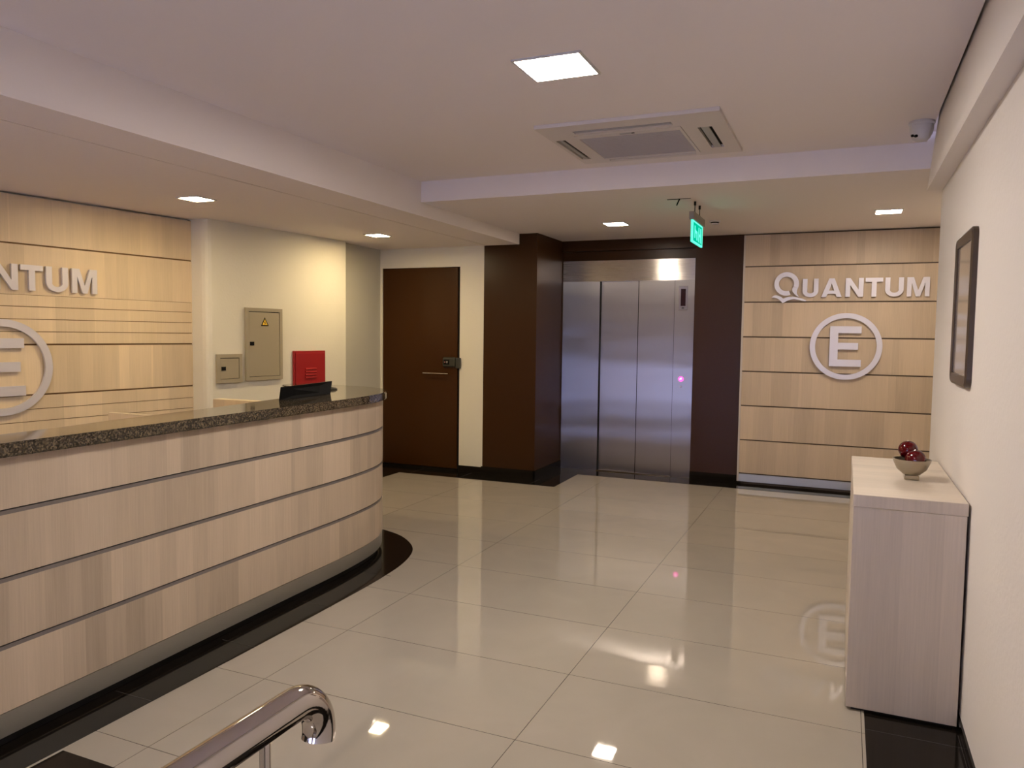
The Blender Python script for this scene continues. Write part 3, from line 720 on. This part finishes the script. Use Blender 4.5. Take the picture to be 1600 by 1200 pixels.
# ------------------------------------------------------------------ smoke detector, cable stub, exit sign
sd = thing('smoke_detector', 'small round white smoke detector behind the green exit sign', 'smoke detector', (-1.127, 7.15, ZB - .035))
MB().lathe([(0, 0), (.052, 0), (.052, -.010), (.044, -.014)], (-1.127, 7.15, ZB), 32).lathe([(.034, -.022), (.030, -.034), (0, -.036)], (-1.127, 7.15, ZB), 32).build('housing', 'white_pl', sd)
MB().lathe([(.040, -.012), (.034, -.016), (.034, -.022), (0, -.022)], (-1.127, 7.15, ZB), 32).build('sensor_ring', 'black', sd)
cs = thing('ceiling_fixing', 'thin dark rod hanging from the soffit left of the exit sign', 'fixing', (-1.21, 5.93, ZB))
MB().box(-1.30, -1.12, 5.925, 5.935, ZB - .003, ZB - .0002).build('slot_plate', 'black', cs)
MB().tube([(-1.205, 5.93, ZB), (-1.225, 5.925, ZB - .05)], .005, 10).build('rod', 'black', cs)
XS = -1.115
ex = thing('exit_sign', 'green lit exit sign hanging from the back soffit', 'exit sign', (XS, 6.19, 2.25))
MB().box(XS - .02, XS + .02, 5.955, 6.44, 2.418, 2.478).bevel(.004, 2).build('housing', mat('exit_sign_housing', (.20, .17, .14), .5), ex)
pn = MB().box(XS - .005, XS + .005, 5.972, 6.42, 2.250, 2.420).build('lit_panel', 'em_green', ex)
rm = MB()
for a in ((5.972, 6.42, 2.250, 2.263), (5.972, 6.42, 2.407, 2.420), (5.972, 6.005, 2.250, 2.420), (6.40, 6.42, 2.250, 2.42)): rm.box(XS - .007, XS + .007, *a)
rm.build('lit_border', 'em_pale', pn)
pg = MB()
for sgn in (1, -1):
    Nn = (sgn, 0, 0); o = (XS + sgn * .005, 0, 0)
    # running figure and doorway pictogram
    for P in ([(6.07, 2.385), (6.10, 2.385), (6.10, 2.29), (6.07, 2.29)], [(6.10, 2.36), (6.17, 2.345), (6.17, 2.325), (6.10, 2.335)], [(6.15, 2.35), (6.19, 2.35), (6.20, 2.28), (6.16, 2.28)],
              [(6.24, 2.39), (6.27, 2.39), (6.27, 2.275), (6.24, 2.275)], [(6.27, 2.345), (6.32, 2.335), (6.32, 2.318), (6.27, 2.325)], [(6.32, 2.39), (6.355, 2.39), (6.355, 2.275), (6.32, 2.275)]):
        pg.prism(P, o, (0, 1, 0), (0, 0, 1), Nn, 0, .0015)
pg.build('pictogram', 'em_pale', pn)
for y in (6.085, 6.29):
    rd = MB().tube([(XS, y, 2.477), (XS, y, ZB)], .004, 10).build('hanging_rod', 'lockg', ex)
    MB().tube([(XS, y, ZB - .030), (XS, y, ZB)], .009, 12).build('rod_nut', 'black', rd)
    MB().tube([(XS, y, 2.478), (XS, y, 2.490)], .008, 12).build('rod_nut', 'black', rd)

# ------------------------------------------------------------------ handrail in the foreground
hr = thing('handrail', 'polished chrome handrail with down-curved end in the foreground', 'handrail', (-.80, .3, 0))
zr, xr = .99, -.70
pts = [(xr, -1.2, zr), (xr, 0, zr), (xr, .5, zr), (xr, .78, zr)]
ye, rb = .84, .060
for k in range(0, 15):
    a = math.radians(105 * k / 14)
    pts.append((xr, ye + rb * math.sin(a), zr - rb + rb * math.cos(a)))
MB().tube(pts, .0245, 36).build('rail', 'chrome', hr)
for y in (.785, -.6):
    MB().tube([(xr, y, zr - .02), (xr, y, zr - .10), (xr + .006, y, zr - .13), (xr + .022, y, zr - .145)], .0075, 14).build('bracket', 'chrome', hr)
    MB().lathe([(0, zr - .125), (.012, zr - .127), (.020, zr - .134), (.0225, zr - .145), (.0225, .01), (.05, .008), (.05, 0)], (xr + .030, y, 0), 28).build('post', 'chrome', hr)
